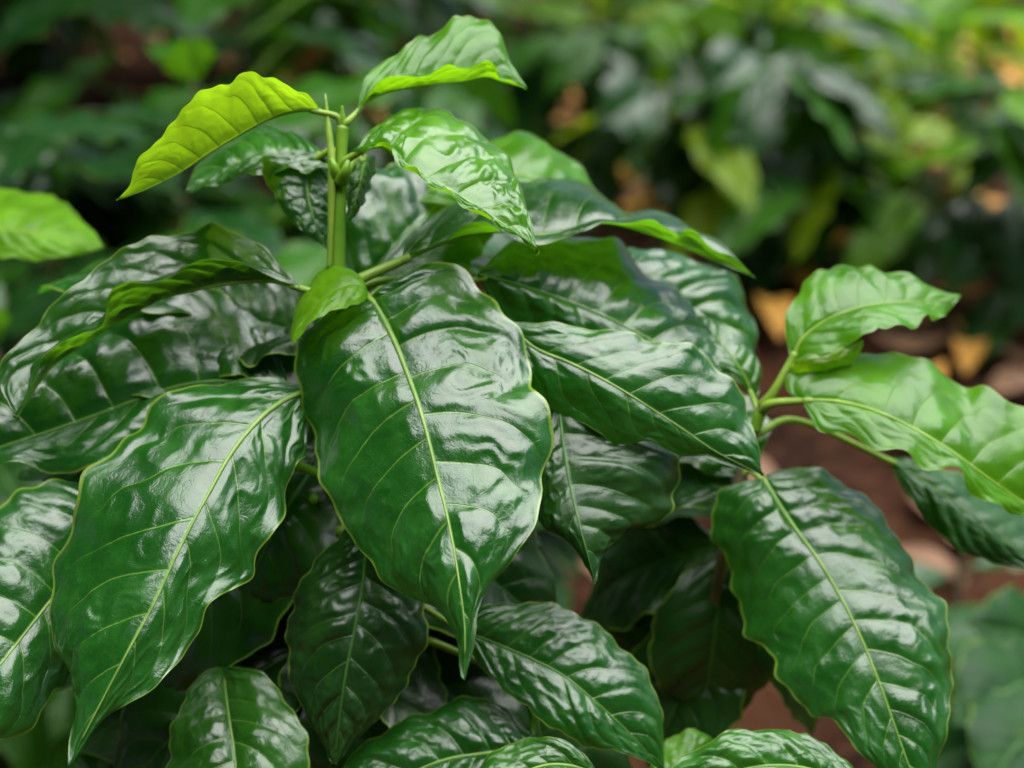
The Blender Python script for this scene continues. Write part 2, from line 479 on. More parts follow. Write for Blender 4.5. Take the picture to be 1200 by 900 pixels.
def added_woodland():
    """unseen trees added to the left and behind to darken the reflections: trunks and crowns of leaf sprays, one wood"""
    rng = np.random.default_rng(12)
    V, F, MI = [], [], []; k = 0
    for i in range(22):
        az = math.radians(112 + i * 11.2 + rng.uniform(-3, 3))     # clockwise from the view direction: behind and to the left
        r = rng.uniform(5.5, 8.5); h = rng.uniform(7.5, 11.0)
        c = np.array([math.sin(az) * r, math.cos(az) * r, 0])
        tv, tf = tube_data(np.array([c + (0, 0, -.1), c + (.1, .05, h * .3), c + (.0, .15, h * .65)]), [.16, .12, .07], 8, 12)
        V.append(tv); F += [tuple(q + k for q in f) for f in tf]; MI += [1] * len(tf); k += len(tv)
        for _ in range(90):
            q = rng.normal(size=3); q /= np.linalg.norm(q); q *= rng.random() ** .4
            p = c + np.array([0, 0, h * .56]) + q * np.array([2.0, 2.0, h * .45])
            for _ in range(12):
                a = p + rng.normal(size=3) * .26
                x = rng.normal(size=3); x /= np.linalg.norm(x); y = np.cross(x, rng.normal(size=3)); y /= np.linalg.norm(y)
                L_ = rng.uniform(.28, .5)
                V.append(np.array([a - x * L_, a + y * L_ * .4, a + x * L_, a - y * L_ * .4])); F.append((k, k + 1, k + 2, k + 3)); MI.append(0); k += 4
    for cx, cy, cz, rr, n_ in ((-.15, 2.45, 2.1, .75, 260), (-.9, 2.2, 2.3, .9, 260), (-1.1, 3.4, 2.6, .9, 240), (-1.7, 1.6, 2.3, .9, 200)):      # low boughs added out of view to shade the left rows
        c = np.array([cx, cy, cz])
        tv, tf = tube_data(np.array([(-3.6, cy + .4, -.1), (-3.4, cy + .2, 1.8), (-2.6, cy, cz - .3), (cx, cy, cz)]), [.13, .11, .07, .02], 8, 14)
        V.append(tv); F += [tuple(q + k for q in f) for f in tf]; MI += [1] * len(tf); k += len(tv)
        for _ in range(n_):
            q = rng.normal(size=3); q /= np.linalg.norm(q); q *= rng.random() ** .4
            p = c + q * np.array([rr, rr, rr * .5])
            for _ in range(12):
                a = p + rng.normal(size=3) * .15
                x = rng.normal(size=3); x[2] *= .4; x /= np.linalg.norm(x); y = np.cross(x, rng.normal(size=3)); y /= np.linalg.norm(y)
                L_ = rng.uniform(.08, .16)
                V.append(np.array([a - x * L_, a + y * L_ * .4, a + x * L_, a - y * L_ * .4])); F.append((k, k + 1, k + 2, k + 3)); MI.append(0); k += 4
    m = simple_material('added_tree_leaves', (.02, .06, .015), (.05, .12, .03), 3, .5)
    me = new_mesh('added_woodland', np.vstack(V), F, m, smooth=False); me.materials.append(MAT['bark'])
    me.polygons.foreach_set('material_index', np.array(MI, np.int32))
    o = link('added_woodland', me); o['kind'] = 'stuff'; o['category'] = 'added_woodland'
    o['label'] = 'unseen belt of dark green trees added to keep sky light off the plot'


added_woodland()

# ------------------------------------------------------------------ the coffee plant in front
ROOT = at(397, 300, .54); ROOT[2] = 0.0
plant = empty('coffee_plant', ROOT, 'large glossy coffee plant in sharp focus with a broad drooping leaf at its middle', 'plant', 'coffee plants of the plot')


def stem_part(parent, origin, pts, radii, mat='stem', name='stem', sides=12, n=None):
    pts = np.asarray(pts, float)
    tv, tf = tube_data(pts - np.asarray(origin), radii, sides, n)
    return link(name, new_mesh(name, tv, tf, MAT[mat]), parent)


A_ = lambda x, y, c: at(x, y, D0 + c / 100)
st = [ROOT + np.array([.01, .01, -.02]), ROOT + np.array([-.004, .004, .22]), ROOT + np.array([.004, 0, .42]), A_(396, 420, 4.6), A_(396, 320, 4.2), A_(397, 250, 4.0), A_(399, 203, 4)]
stem_part(plant, ROOT, st[:4], [.006, .0052, .0042, .0034], 'bark', 'stem')
stem_part(plant, ROOT, st[3:], [.0038, .0031, .0028, .0027], 'stem', 'shoot')
stem_part(plant, ROOT, [A_(399, 206, 4), A_(400, 175, 4), A_(402, 148, 4)], [.0024, .0023, .0024], 'stem', 'shoot')
for (pts, rr) in (([(395, 212, 3.8), (392, 197, 3.4), (388, 186, 3.4)], [.0029, .0020, .0009]),
                  ([(400, 212, 3.6), (405, 200, 3.2), (408, 188, 3.2)], [.0029, .0021, .0009]),
                  ([(402, 150, 4), (401, 138, 3.9), (401, 124, 3.8)], [.0019, .0013, .0004])):
    stem_part(plant, ROOT, [A_(*p) for p in pts], rr, 'stem', 'stipule')
stem_part(plant, ROOT, [A_(386, 318, 3.9), A_(388, 250, 3.7), A_(389, 195, 3.6), A_(385, 150, 3.7), A_(381, 110, 3.8)], [.0011, .0012, .0016, .0014, .0004], 'petiole', 'side_shoot')

HERO = dict(nv=220, nu=111)
# broad drooping leaf
leafA = traced(plant, ROOT,
    [(437, 350), (415, 352), (385, 366), (349, 400), (349, 450), (358, 485), (367, 520), (370, 550), (385, 575), (400, 600), (406, 628), (440, 667), (480, 693), (512, 714), (532, 740), (541, 770), (543, 797)],
    [(437, 350), (452, 378), (466, 408), (480, 445), (490, 473), (502, 515), (514, 565), (524, 605), (533, 650), (540, 695), (545, 740), (544, 797)],
    [(437, 350), (455, 330), (480, 317), (515, 312), (550, 322), (580, 350), (597, 380), (614, 405), (626, 440), (632, 465), (646, 505), (645, 540), (634, 575), (624, 615), (604, 652), (577, 688), (558, 725), (553, 765), (545, 797)],
    [4.0, 3.9, 3.1, 1.8, .4, -1.3, -3.2], [4.0, 2.5, 1.0, -.3, -1.6, -2.7, -3.2], [4.0, 4.0, 3.0, 1.1, -.5, -2.0, -3.2],
    'mature', petiole=(399, 330, 4.2), nvein=9, pucker=.0016, ruffle=.0028, nruf=4.5, bulge=.045, seed=11, rib=.00135, crinkle=.40, label='broad drooping leaf, widest and most central', **HERO)
lobe = traced(plant, ROOT,
    [(430, 345), (420, 323), (398, 312), (376, 318), (356, 340), (345, 368), (341, 392), (343, 405)],
    [(430, 347), (424, 335), (405, 335), (385, 345), (368, 362), (354, 382), (346, 395), (343, 405)],
    [(430, 350), (425, 354), (405, 361), (385, 366), (372, 373), (358, 386), (349, 398), (343, 405)],
    [3.2, 4.0, 3.8, 2.0], [3.0, 2.8, 2.4, 1.9], [3.1, 2.2, 1.8, 1.9], 'lobe', nv=60, nu=41, nvein=6, pucker=.0004, ruffle=.0004, bulge=.05, seed=5, rib=0, name='curled_lobe', label='bright curled back base of the broad leaf')
lobe.parent = leafA; lobe.location = Vector(lobe.location) - leafA.location

# long leaf on the left
traced(plant, ROOT,
    [(382, 452), (345, 450), (320, 448), (280, 447), (240, 449), (205, 463), (186, 478), (165, 497), (141, 510), (120, 545), (96, 580), (80, 620), (66, 660), (62, 700), (68, 740), (78, 775), (85, 810), (86, 835), (82, 865), (80, 897)],
    [(382, 454), (348, 462), (320, 478), (296, 500), (270, 533), (248, 572), (230, 605), (206, 652), (182, 705), (152, 760), (115, 830), (80, 897)],
    [(382, 457), (372, 470), (366, 488), (364, 508), (360, 528), (345, 543), (340, 560), (338, 585), (326, 612), (308, 640), (300, 668), (280, 686), (255, 698), (239, 715), (232, 740), (218, 768), (195, 790), (160, 815), (128, 840), (103, 866), (80, 897)],
    [4.2, 3.9, 3.0, 1.9, .9, -.8, -3.0], [4.2, 2.9, 1.4, 0, -1.2, -2.3, -3.0], [4.2, 3.6, 2.0, .5, -.8, -1.95, -3.0],
    'mature', petiole=(394, 430, 5.0), nvein=9, pucker=.0015, ruffle=.0026, nruf=4.5, bulge=.04, seed=23, rib=.0012, crinkle=.40, label='long pointed leaf hanging at the left', **HERO)

# fresh yellow-green leaf against the light
traced(plant, ROOT,
    [(376, 129), (362, 112), (345, 103), (325, 95), (308, 90), (290, 86), (268, 92), (250, 101), (225, 118), (205, 140), (188, 157), (170, 181), (158, 202), (152, 217), (137, 235)],
    [(376, 129), (350, 130), (325, 136), (305, 145), (275, 162), (245, 180), (220, 197), (195, 211), (165, 225), (137, 235)],
    [(376, 129), (350, 118), (325, 114), (300, 116), (275, 128), (245, 150), (215, 178), (185, 200), (160, 219), (137, 235)],
    [3.6, 1.2, -.2, .2, 1.2], [3.6, 3.0, 2.4, 1.8, 1.2], [3.6, 5.4, 5.6, 4.2, 1.2], 'fresh', nv=140, nu=71, petiole=(400, 148, 4.0),
    nvein=10, pucker=.0006, ruffle=.0012, nruf=3, bulge=.08, seed=31, rib=.0007, rib_mat='petiole', pet_r=.0012, label='yellow-green young leaf lit from behind')

# light leaf at the very top
traced(plant, ROOT,
    [(418, 133), (428, 112), (440, 101), (460, 95), (485, 89), (510, 84), (540, 79), (562, 75), (578, 80), (590, 92), (618, 104)],
    [(418, 133), (432, 118), (455, 108), (485, 102), (515, 98), (545, 95), (570, 90), (588, 96), (618, 104)],
    [(418, 133), (422, 108), (432, 85), (445, 73), (462, 66), (480, 52), (496, 42), (515, 34), (535, 24), (552, 18), (575, 28), (592, 52), (602, 80), (618, 104)],
    [4.0, 3.6, 3.9, 4.6, 6.0], [4.0, 4.8, 5.2, 5.8, 6.0], [4.0, 5.2, 6.2, 7.0, 6.0], 'young', nv=140, nu=71, petiole=(402, 148, 4.0),
    nvein=10, pucker=.0008, ruffle=.0016, nruf=4, bulge=.08, seed=41, rib=.0007, rib_mat='petiole', pet_r=.0012, label='light green topmost leaf')

# shiny light leaf right of the stem
traced(plant, ROOT,
    [(416, 180), (428, 178), (445, 174), (460, 181), (472, 197), (490, 207), (515, 225), (545, 243), (575, 261), (600, 274), (629, 296)],
    [(416, 180), (432, 174), (450, 173), (466, 186), (482, 197), (510, 214), (540, 231), (570, 250), (600, 270), (629, 296)],
    [(416, 180), (425, 165), (440, 148), (458, 134), (475, 129), (492, 131), (512, 127), (530, 133), (542, 146), (560, 157), (574, 170), (590, 184), (602, 203), (607, 222), (616, 240), (621, 266), (629, 296)],
    [3.2, 2.0, 1.0, .5, .2], [3.2, 2.4, 1.4, .8, .2], [3.2, 4.6, 4.4, 3.2, .2], 'sheen', nv=180, nu=91, petiole=(404, 196, 3.8),
    nvein=8, pucker=.0014, ruffle=.0016, nruf=5, bulge=.08, seed=53, crinkle=.8, rib=.0007, rib_mat='petiole', pet_r=.0014, label='light green puckered leaf right of the stem')

# arching leaf at left with its near margin turned up
traced(plant, ROOT,
    [(350, 336), (335, 330), (313, 320), (277, 308), (233, 308), (187, 326), (162, 333), (147, 337), (130, 350), (121, 380), (95, 396), (67, 407), (47, 420), (40, 455), (20, 490)],
    [(350, 338), (320, 330), (267, 333), (213, 344), (187, 351), (147, 373), (120, 388), (108, 398), (67, 425), (45, 452), (20, 490)],
    [(350, 336), (335, 318), (318, 298), (300, 284), (275, 272), (250, 264), (225, 267), (195, 277), (170, 283), (140, 292), (110, 318), (75, 345), (45, 378), (15, 410), (-5, 450), (20, 490)],
    [3.5, 3.2, 2.8, 2.8, 3.0], [3.5, 4.4, 4.4, 4.2, 3.0], [3.8, 4.8, 5.2, 4.6, 3.0], 'arch', nv=140, nu=71, petiole=(395, 352, 4.4),
    nvein=10, pucker=.0013, ruffle=.0012, nruf=4, bulge=.07, seed=61, rib=.0009, label='arching leaf with its near margin turned up')

# shiny leaf below it
traced(plant, ROOT,
    [(340, 462), (330, 420), (300, 372), (260, 342), (215, 338), (150, 355), (90, 395), (40, 420), (-20, 450), (-70, 500), (-110, 560)],
    [(340, 466), (310, 455), (265, 447), (215, 452), (160, 470), (100, 492), (40, 512), (-30, 535), (-110, 560)],
    [(340, 468), (315, 485), (270, 510), (215, 530), (165, 545), (110, 548), (60, 552), (20, 546), (-30, 560), (-110, 560)],
    [6, 8.0, 8, 6.9, 5.5], [6, 6.0, 5.8, 5.4, 5.5], [6, 5.0, 4.6, 4.6, 5.5], 'mature', nv=120, nu=71, petiole=(395, 440, 5),
    nvein=9, pucker=.0014, ruffle=.003, nruf=3, bulge=.10, seed=67, rib=.0010, rib_mat='rib_dark')

# leaf at far left, lower
traced(plant, ROOT,
    [(150, 610), (135, 590), (110, 575), (70, 562), (30, 572), (0, 598), (-40, 640), (-80, 720), (-100, 800), (-110, 900)],
    [(150, 612), (110, 655), (70, 692), (35, 735), (0, 780), (-40, 830), (-110, 900)],
    [(150, 616), (145, 660), (130, 710), (105, 770), (78, 800), (58, 812), (42, 846), (20, 862), (-10, 872), (-50, 900), (-110, 900)],
    [5, 5.0, 3.2, -.6], [5, 3.0, .9, -.6], [5, 3.2, 1.0, -.6], 'mature', nv=120, nu=71, petiole=(394, 560, 5),
    nvein=9, pucker=.0013, ruffle=.0018, nruf=4, bulge=.10, seed=71, rib=.0010)

# mid-green leaf at the bottom left
traced(plant, ROOT,
    [(262, 783), (243, 786), (225, 803), (210, 830), (200, 862), (195, 905), (200, 950), (240, 1010)],
    [(262, 783), (264, 810), (268, 840), (274, 880), (276, 920), (268, 970), (240, 1010)],
    [(262, 783), (285, 783), (310, 792), (335, 818), (352, 850), (363, 885), (362, 930), (330, 980), (240, 1010)],
    [5.5, 4.2, 3, 2.2], [5.5, 3.8, 2.4, 2.2], [5.5, 4.4, 3, 2.2], 'mid', nv=120, nu=61,
    nvein=8, pucker=.0010, ruffle=.001, nruf=3, bulge=.10, seed=73, rib=.0009, label='mid-green leaf lowest in the clump')

# dark leaf in the shade below the broad leaf
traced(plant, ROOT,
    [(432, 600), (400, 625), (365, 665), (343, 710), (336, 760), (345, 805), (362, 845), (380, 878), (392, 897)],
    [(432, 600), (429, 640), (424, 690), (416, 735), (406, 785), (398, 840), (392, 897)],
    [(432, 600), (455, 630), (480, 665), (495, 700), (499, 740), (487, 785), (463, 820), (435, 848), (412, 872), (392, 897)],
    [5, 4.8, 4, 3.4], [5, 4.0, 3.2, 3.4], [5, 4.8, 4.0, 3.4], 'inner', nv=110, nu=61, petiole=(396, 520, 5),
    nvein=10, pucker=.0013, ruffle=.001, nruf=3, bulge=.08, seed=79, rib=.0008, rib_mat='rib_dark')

# leaf at lower middle
traced(plant, ROOT,
    [(530, 735), (555, 715), (590, 706), (630, 708), (670, 718), (710, 742), (742, 770), (762, 800), (772, 830), (778, 870), (778, 905)],
    [(530, 735), (575, 752), (620, 771), (660, 792), (700, 825), (740, 862), (778, 905)],
    [(530, 738), (552, 765), (575, 795), (605, 820), (640, 848), (680, 872), (720, 880), (750, 890), (778, 905)],
    [5, 5.6, 5.4, 4.5], [5, 4.4, 4.0, 4.5], [5, 4.0, 3.5, 4.5], 'mature', nv=120, nu=61, petiole=(400, 640, 6),
    nvein=10, pucker=.0010, ruffle=.001, nruf=3, bulge=.10, seed=83, rib=.0008, rib_mat='rib_dark')

# two leaves at the bottom edge
traced(plant, ROOT,
    [(640, 880), (628, 858), (600, 836), (568, 819), (540, 818), (505, 832), (470, 848), (440, 862), (412, 885), (390, 930), (380, 990)],
    [(640, 880), (600, 880), (560, 884), (520, 891), (480, 908), (430, 940), (380, 990)],
    [(640, 882), (620, 905), (570, 930), (510, 950), (450, 970), (380, 990)],
    [4.5, 5.4, 5, 4], [4.5, 4.0, 3.6, 4], [4.5, 3.2, 3.0, 4], 'mature', nv=110, nu=61, petiole=(430, 720, 6.5),
    nvein=9, pucker=.0012, ruffle=.0014, nruf=4, bulge=.08, seed=89, rib=.0010)
traced(plant, ROOT,
    [(700, 905), (685, 884), (662, 870), (635, 865), (605, 868), (580, 882), (560, 902), (540, 960), (545, 1010)],
    [(700, 907), (670, 898), (640, 897), (610, 908), (585, 930), (560, 965), (545, 1010)],
    [(700, 910), (690, 930), (660, 950), (620, 975), (545, 1010)],
    [1.8, 2.2, 1.8, .8], [1.8, 1.4, .9, .8], [1.8, 1.0, .4, .8], 'mid', nv=100, nu=51, petiole=(760, 930, 4),
    nvein=8, pucker=.0010, ruffle=.001, nruf=3, bulge=.10, seed=97, rib=.0009)

# small dark pointed leaf right of the broad leaf
traced(plant, ROOT,
    [(655, 470), (630, 510), (622, 560), (632, 608), (655, 627), (677, 645), (690, 664), (697, 684)],
    [(655, 470), (660, 520), (668, 570), (680, 620), (690, 655), (697, 684)],
    [(655, 470), (720, 490), (770, 520), (798, 552), (793, 585), (770, 610), (735, 623), (712, 638), (702, 660), (697, 684)],
    [4.4, 3.6, 2.8, 2.3], [4.4, 3.3, 2.4, 2.3], [4.4, 5.2, 4.0, 2.3], 'inner', nv=110, nu=61, petiole=(400, 430, 5),
    nvein=8, pucker=.0012, ruffle=.001, nruf=3, bulge=.08, seed=101, rib=.0008, rib_mat='rib_dark')

# big leaf to the right
traced(plant, ROOT,
    [(590, 378), (600, 410), (620, 450), (645, 486), (668, 490), (690, 499), (705, 512), (728, 521), (755, 516), (775, 524), (800, 535), (830, 535), (860, 545), (893, 556)],
    [(590, 378), (627, 408), (660, 422), (690, 436), (725, 455), (760, 477), (800, 503), (840, 530), (893, 556)],
    [(590, 376), (620, 378), (655, 380), (690, 382), (730, 392), (770, 398), (810, 408), (840, 428), (862, 452), (877, 480), (886, 515), (893, 556)],
    [4.6, 4.2, 3.8, 3.9, 4.0], [4.6, 3.8, 3.4, 3.6, 4.0], [4.6, 4.5, 4.6, 4.8, 4.0], 'mature', nv=130, nu=71, petiole=(398, 345, 4.4),
    nvein=9, pucker=.0010, ruffle=.0014, nruf=4, bulge=.10, seed=103, rib=.0009)

# greyish leaves behind it
traced(plant, ROOT,
    [(560, 320), (590, 290), (640, 275), (690, 278), (740, 300), (790, 340), (830, 390), (850, 430), (858, 460)],
    [(560, 322), (610, 335), (660, 352), (710, 372), (760, 398), (810, 430), (858, 460)],
    [(560, 324), (580, 365), (620, 400), (670, 425), (720, 440), (790, 455), (858, 460)],
    [6, 10.5, 11, 8], [6, 7.4, 7.6, 8], [6, 7.5, 8, 8], 'mature', nv=100, nu=61, petiole=(420, 420, 7),
    nvein=9, pucker=.0016, ruffle=.002, nruf=4, bulge=.10, seed=107, rib=.0009, rib_mat='rib_dark')
traced(plant, ROOT,
    [(640, 310), (690, 288), (735, 290), (790, 300), (835, 312), (865, 335), (880, 365), (884, 400), (880, 430)],
    [(640, 312), (690, 318), (740, 330), (790, 350), (835, 382), (880, 430)],
    [(640, 314), (670, 345), (720, 380), (770, 405), (830, 425), (880, 430)],
    [11, 15, 15, 12], [11, 12, 12, 12], [11, 11, 11, 12], 'mature', nv=100, nu=61, petiole=(404, 380, 6),
    nvein=9, pucker=.0018, ruffle=.002, nruf=4, bulge=.10, seed=109, rib=.0009, rib_mat='rib_dark')

# long wavy leaf seen edge-on
traced(plant, ROOT,
    [(470, 306), (480, 297), (500, 290), (520, 284), (545, 268), (570, 264), (600, 276), (635, 288), (660, 284), (682, 272), (707, 260), (735, 267), (767, 256), (795, 280), (812, 272), (840, 293), (862, 303), (886, 327)],
    [(470, 306), (500, 293), (540, 278), (580, 272), (620, 276), (660, 272), (707, 262), (750, 272), (790, 286), (830, 303), (886, 327)],
    [(470, 304), (478, 282), (500, 262), (530, 242), (565, 224), (600, 212), (640, 205), (675, 213), (700, 232), (720, 248), (755, 247), (785, 256), (815, 268), (850, 288), (886, 327)],
    [4.2, 4.6, 5.6, 6.8, 8.0], [4.2, 5.6, 6.8, 7.6, 8.0], [4.2, 9.5, 12.5, 11.5, 8.0], 'arch', nv=160, nu=61, petiole=(398, 345, 4.4),
    nvein=9, pucker=.0010, ruffle=.0012, nruf=5, bulge=.06, seed=113, rib=.0009, pet_r=.0020, label='long wavy leaf seen nearly edge-on')

# leaf behind it catching the light
traced(plant, ROOT,
    [(470, 235), (530, 190), (570, 165), (605, 158), (640, 168), (665, 185), (690, 212), (720, 250)],
    [(470, 238), (540, 212), (600, 205), (650, 218), (720, 250)],
    [(470, 240), (530, 240), (590, 245), (650, 248), (720, 250)],
    [10, 14, 14, 13], [10, 10.5, 11, 13], [10, 9.5, 10, 13], 'young', nv=70, nu=41,
    nvein=8, pucker=.0010, ruffle=.0015, bulge=.08, seed=127, rib=.0008)
# leaves close around the stem
traced(plant, ROOT,
    [(390, 200), (375, 200), (345, 202), (320, 203), (290, 208), (262, 213), (240, 222), (218, 226)],
    [(390, 198), (372, 190), (340, 184), (310, 183), (280, 193), (250, 207), (218, 226)],
    [(390, 196), (370, 172), (345, 160), (315, 151), (290, 153), (262, 168), (240, 187), (222, 206), (218, 226)],
    [6, 5.6, 6, 7], [6, 6.8, 7, 7], [6, 10, 11, 7], 'mid', nv=100, nu=51, petiole=(398, 240, 4.6),
    nvein=9, pucker=.0011, ruffle=.0014, nruf=4, bulge=.08, seed=131, rib=.0007)
traced(plant, ROOT,
    [(374, 178), (345, 176), (318, 182), (305, 190), (312, 212), (325, 236), (340, 258), (358, 274), (384, 293)],
    [(374, 178), (362, 200), (360, 225), (368, 258), (384, 293)],
    [(374, 178), (386, 195), (392, 220), (394, 255), (384, 293)],
    [6.5, 6.0, 5.5, 5.4], [6.5, 6.2, 5.6, 5.4], [6.5, 7, 6.5, 5.4], 'mature', nv=90, nu=51, petiole=(396, 215, 4.6),
    nvein=8, pucker=.0008, ruffle=.0008, bulge=.08, seed=137, rib=.0007)
traced(plant, ROOT,
    [(425, 182), (412, 200), (408, 225), (405, 262)],
    [(428, 182), (424, 205), (417, 232), (405, 262)],
    [(440, 184), (440, 200), (428, 232), (405, 262)],
    [5, 4.6, 4.2, 4.0], [5, 4.4, 4.0, 4.0], [5.5, 5.4, 5.0, 4.0], 'mid', nv=70, nu=41, petiole=(402, 210, 4.2),
    nvein=8, pucker=.0007, ruffle=.0006, bulge=.08, seed=139, rib=.0007)
# inner leaves, mostly in the shade-darkened green, filling the clump (they come off the stem at several heights)
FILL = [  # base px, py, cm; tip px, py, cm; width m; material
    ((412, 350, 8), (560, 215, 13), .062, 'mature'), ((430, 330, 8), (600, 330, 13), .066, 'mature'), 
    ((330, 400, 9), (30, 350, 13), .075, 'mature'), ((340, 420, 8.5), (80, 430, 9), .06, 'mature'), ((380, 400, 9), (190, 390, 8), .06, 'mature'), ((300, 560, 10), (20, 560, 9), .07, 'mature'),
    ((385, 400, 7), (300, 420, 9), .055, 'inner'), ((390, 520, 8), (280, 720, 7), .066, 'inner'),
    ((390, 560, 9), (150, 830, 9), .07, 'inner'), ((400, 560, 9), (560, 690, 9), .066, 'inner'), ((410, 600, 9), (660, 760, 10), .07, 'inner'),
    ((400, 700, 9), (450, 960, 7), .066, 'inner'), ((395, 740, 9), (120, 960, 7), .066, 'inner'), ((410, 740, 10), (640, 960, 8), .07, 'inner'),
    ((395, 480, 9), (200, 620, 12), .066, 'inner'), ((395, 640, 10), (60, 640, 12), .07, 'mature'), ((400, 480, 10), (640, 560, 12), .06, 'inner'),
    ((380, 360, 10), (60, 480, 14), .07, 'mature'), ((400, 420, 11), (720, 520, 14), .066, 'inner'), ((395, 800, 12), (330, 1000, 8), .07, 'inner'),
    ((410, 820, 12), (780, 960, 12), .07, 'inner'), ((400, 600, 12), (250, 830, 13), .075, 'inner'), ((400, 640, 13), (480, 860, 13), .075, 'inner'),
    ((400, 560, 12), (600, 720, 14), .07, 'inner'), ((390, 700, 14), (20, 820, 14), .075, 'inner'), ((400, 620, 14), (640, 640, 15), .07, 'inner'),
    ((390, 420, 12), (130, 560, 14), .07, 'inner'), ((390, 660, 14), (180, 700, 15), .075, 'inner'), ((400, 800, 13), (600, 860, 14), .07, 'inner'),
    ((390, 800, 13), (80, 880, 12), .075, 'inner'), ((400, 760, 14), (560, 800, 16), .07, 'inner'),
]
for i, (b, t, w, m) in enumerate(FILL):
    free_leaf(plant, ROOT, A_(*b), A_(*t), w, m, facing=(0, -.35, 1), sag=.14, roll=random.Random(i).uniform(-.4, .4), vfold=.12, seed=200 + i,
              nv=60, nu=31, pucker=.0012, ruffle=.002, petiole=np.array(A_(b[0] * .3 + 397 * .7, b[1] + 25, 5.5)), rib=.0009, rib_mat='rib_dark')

# ------------------------------------------------------------------ the shoot at right: a second plant
R2 = at(893, 470, .585); R2 = np.array([R2[0] - .02, R2[1] + .03, 0.0])
plant2 = empty('coffee_plant', R2, 'coffee plant at right with light green young leaves over one big dark leaf', 'plant', 'coffee plants of the plot')
B_ = A_
stem_part(plant2, R2, [R2 + np.array([0, .01, -.02]), R2 + np.array([-.01, .0, .2]), A_(850, 640, 10), A_(872, 545, 8.8), A_(892, 478, 8)], [.005, .0045, .0036, .0028, .0022], 'bark', 'stem')
stem_part(plant2, R2, [A_(884, 505, 8.2), A_(892, 480, 8), A_(897, 470, 7.8)], [.0024, .0026, .0012], 'stem', 'shoot')
traced(plant2, R2,
    [(928, 424), (921, 400), (922, 375), (928, 352), (940, 335), (955, 322), (972, 313), (988, 309), (1002, 318), (1018, 311), (1040, 320), (1062, 322), (1085, 333), (1105, 344), (1126, 346)],
    [(928, 424), (938, 400), (958, 382), (985, 368), (1020, 358), (1055, 355), (1090, 352), (1126, 346)],
    [(928, 425), (945, 420), (965, 415), (985, 408), (1003, 400), (1020, 391), (1030, 381), (1048, 384), (1064, 386), (1080, 377), (1092, 371), (1105, 373), (1126, 346)],
    [7.5, 8.8, 9.8, 9.5, 9.5], [7.5, 7.6, 7.6, 8.2, 9.5], [7.5, 6.6, 6.4, 7.2, 9.5], 'young', nv=110, nu=61, petiole=(892, 476, 8.0),
    nvein=9, pucker=.0006, ruffle=.0016, nruf=5, bulge=.06, seed=151, rib=.0008, rib_mat='petiole', pet_r=.0017)
traced(plant2, R2,
    [(926, 432), (935, 420), (965, 414), (990, 405), (1012, 398)],
    [(926, 434), (950, 428), (985, 420), (1012, 398)],
    [(926, 436), (955, 436), (990, 428), (1005, 418), (1012, 398)],
    [7.4, 7.0, 6.8, 7.0], [7.4, 6.8, 6.6, 7.0], [7.4, 7.6, 7.4, 7.0], 'fresh', nv=50, nu=31, nvein=7, pucker=.0005, ruffle=.0006, seed=153, rib=0)
traced(plant2, R2,
    [(940, 469), (922, 458), (921, 440), (935, 428), (960, 420), (990, 417), (1020, 413), (1050, 415), (1080, 420), (1104, 434), (1118, 446), (1134, 453), (1152, 453), (1172, 462), (1190, 474), (1215, 480), (1250, 505), (1280, 560), (1300, 640)],
    [(940, 469), (975, 470), (1010, 477), (1045, 490), (1080, 508), (1120, 533), (1160, 562), (1210, 595), (1300, 640)],
    [(940, 471), (950, 490), (960, 505), (982, 508), (1003, 510), (1020, 524), (1040, 532), (1062, 530), (1080, 546), (1100, 553), (1120, 553), (1135, 570), (1150, 588), (1175, 596), (1205, 606), (1250, 630), (1300, 640)],
    [6.8, 8.0, 8.6, 7.6, 7.0], [6.8, 6.2, 5.8, 6.0, 7.0], [6.8, 5.6, 5.0, 5.4, 7.0], 'young', nv=130, nu=71, petiole=(892, 482, 8.0),
    nvein=10, pucker=.0008, ruffle=.0018, nruf=5, bulge=.06, seed=157, rib=.0009, rib_mat='petiole', pet_r=.0017)
traced(plant2, R2,
    [(895, 560), (868, 566), (843, 577), (833, 598), (836, 622), (848, 650), (858, 680), (862, 708), (872, 738), (890, 757), (906, 772), (915, 795), (930, 820), (950, 836), (975, 842), (992, 866), (1015, 888), (1050, 920), (1085, 950)],
    [(895, 560), (912, 590), (935, 624), (958, 655), (982, 695), (1005, 740), (1028, 795), (1048, 850), (1064, 895), (1085, 950)],
    [(895, 558), (920, 550), (950, 549), (980, 560), (1000, 570), (1015, 587), (1038, 612), (1052, 635), (1072, 660), (1090, 688), (1105, 715), (1112, 745), (1116, 785), (1116, 815), (1108, 850), (1100, 890), (1098, 920), (1085, 950)],
    [8.2, 8.2, 6.6, 4.7, 3.2], [8.2, 6.8, 5.4, 4.0, 3.2], [8.2, 8.6, 7.2, 5.0, 3.2], 'mature', nv=140, nu=81, petiole=(868, 556, 8.8),
    nvein=12, pucker=.0013, ruffle=.0018, nruf=4, bulge=.09, seed=163, rib=.0011, label='big dark ribbed leaf hanging at the lower right')
traced(plant2, R2,
    [(1040, 535), (1090, 545), (1140, 570), (1200, 600), (1290, 690)],
    [(1040, 537), (1090, 570), (1140, 605), (1200, 645), (1290, 690)],
    [(1040, 540), (1060, 575), (1095, 620), (1130, 648), (1200, 668), (1290, 690)],
    [12, 13, 13], [12, 11, 11], [12, 11, 11], 'hazel', nv=80, nu=41, petiole=(885, 510, 8.5), nvein=10, pucker=.0012, ruffle=.002, seed=167, rib=.0009, rib_mat='rib_dark')
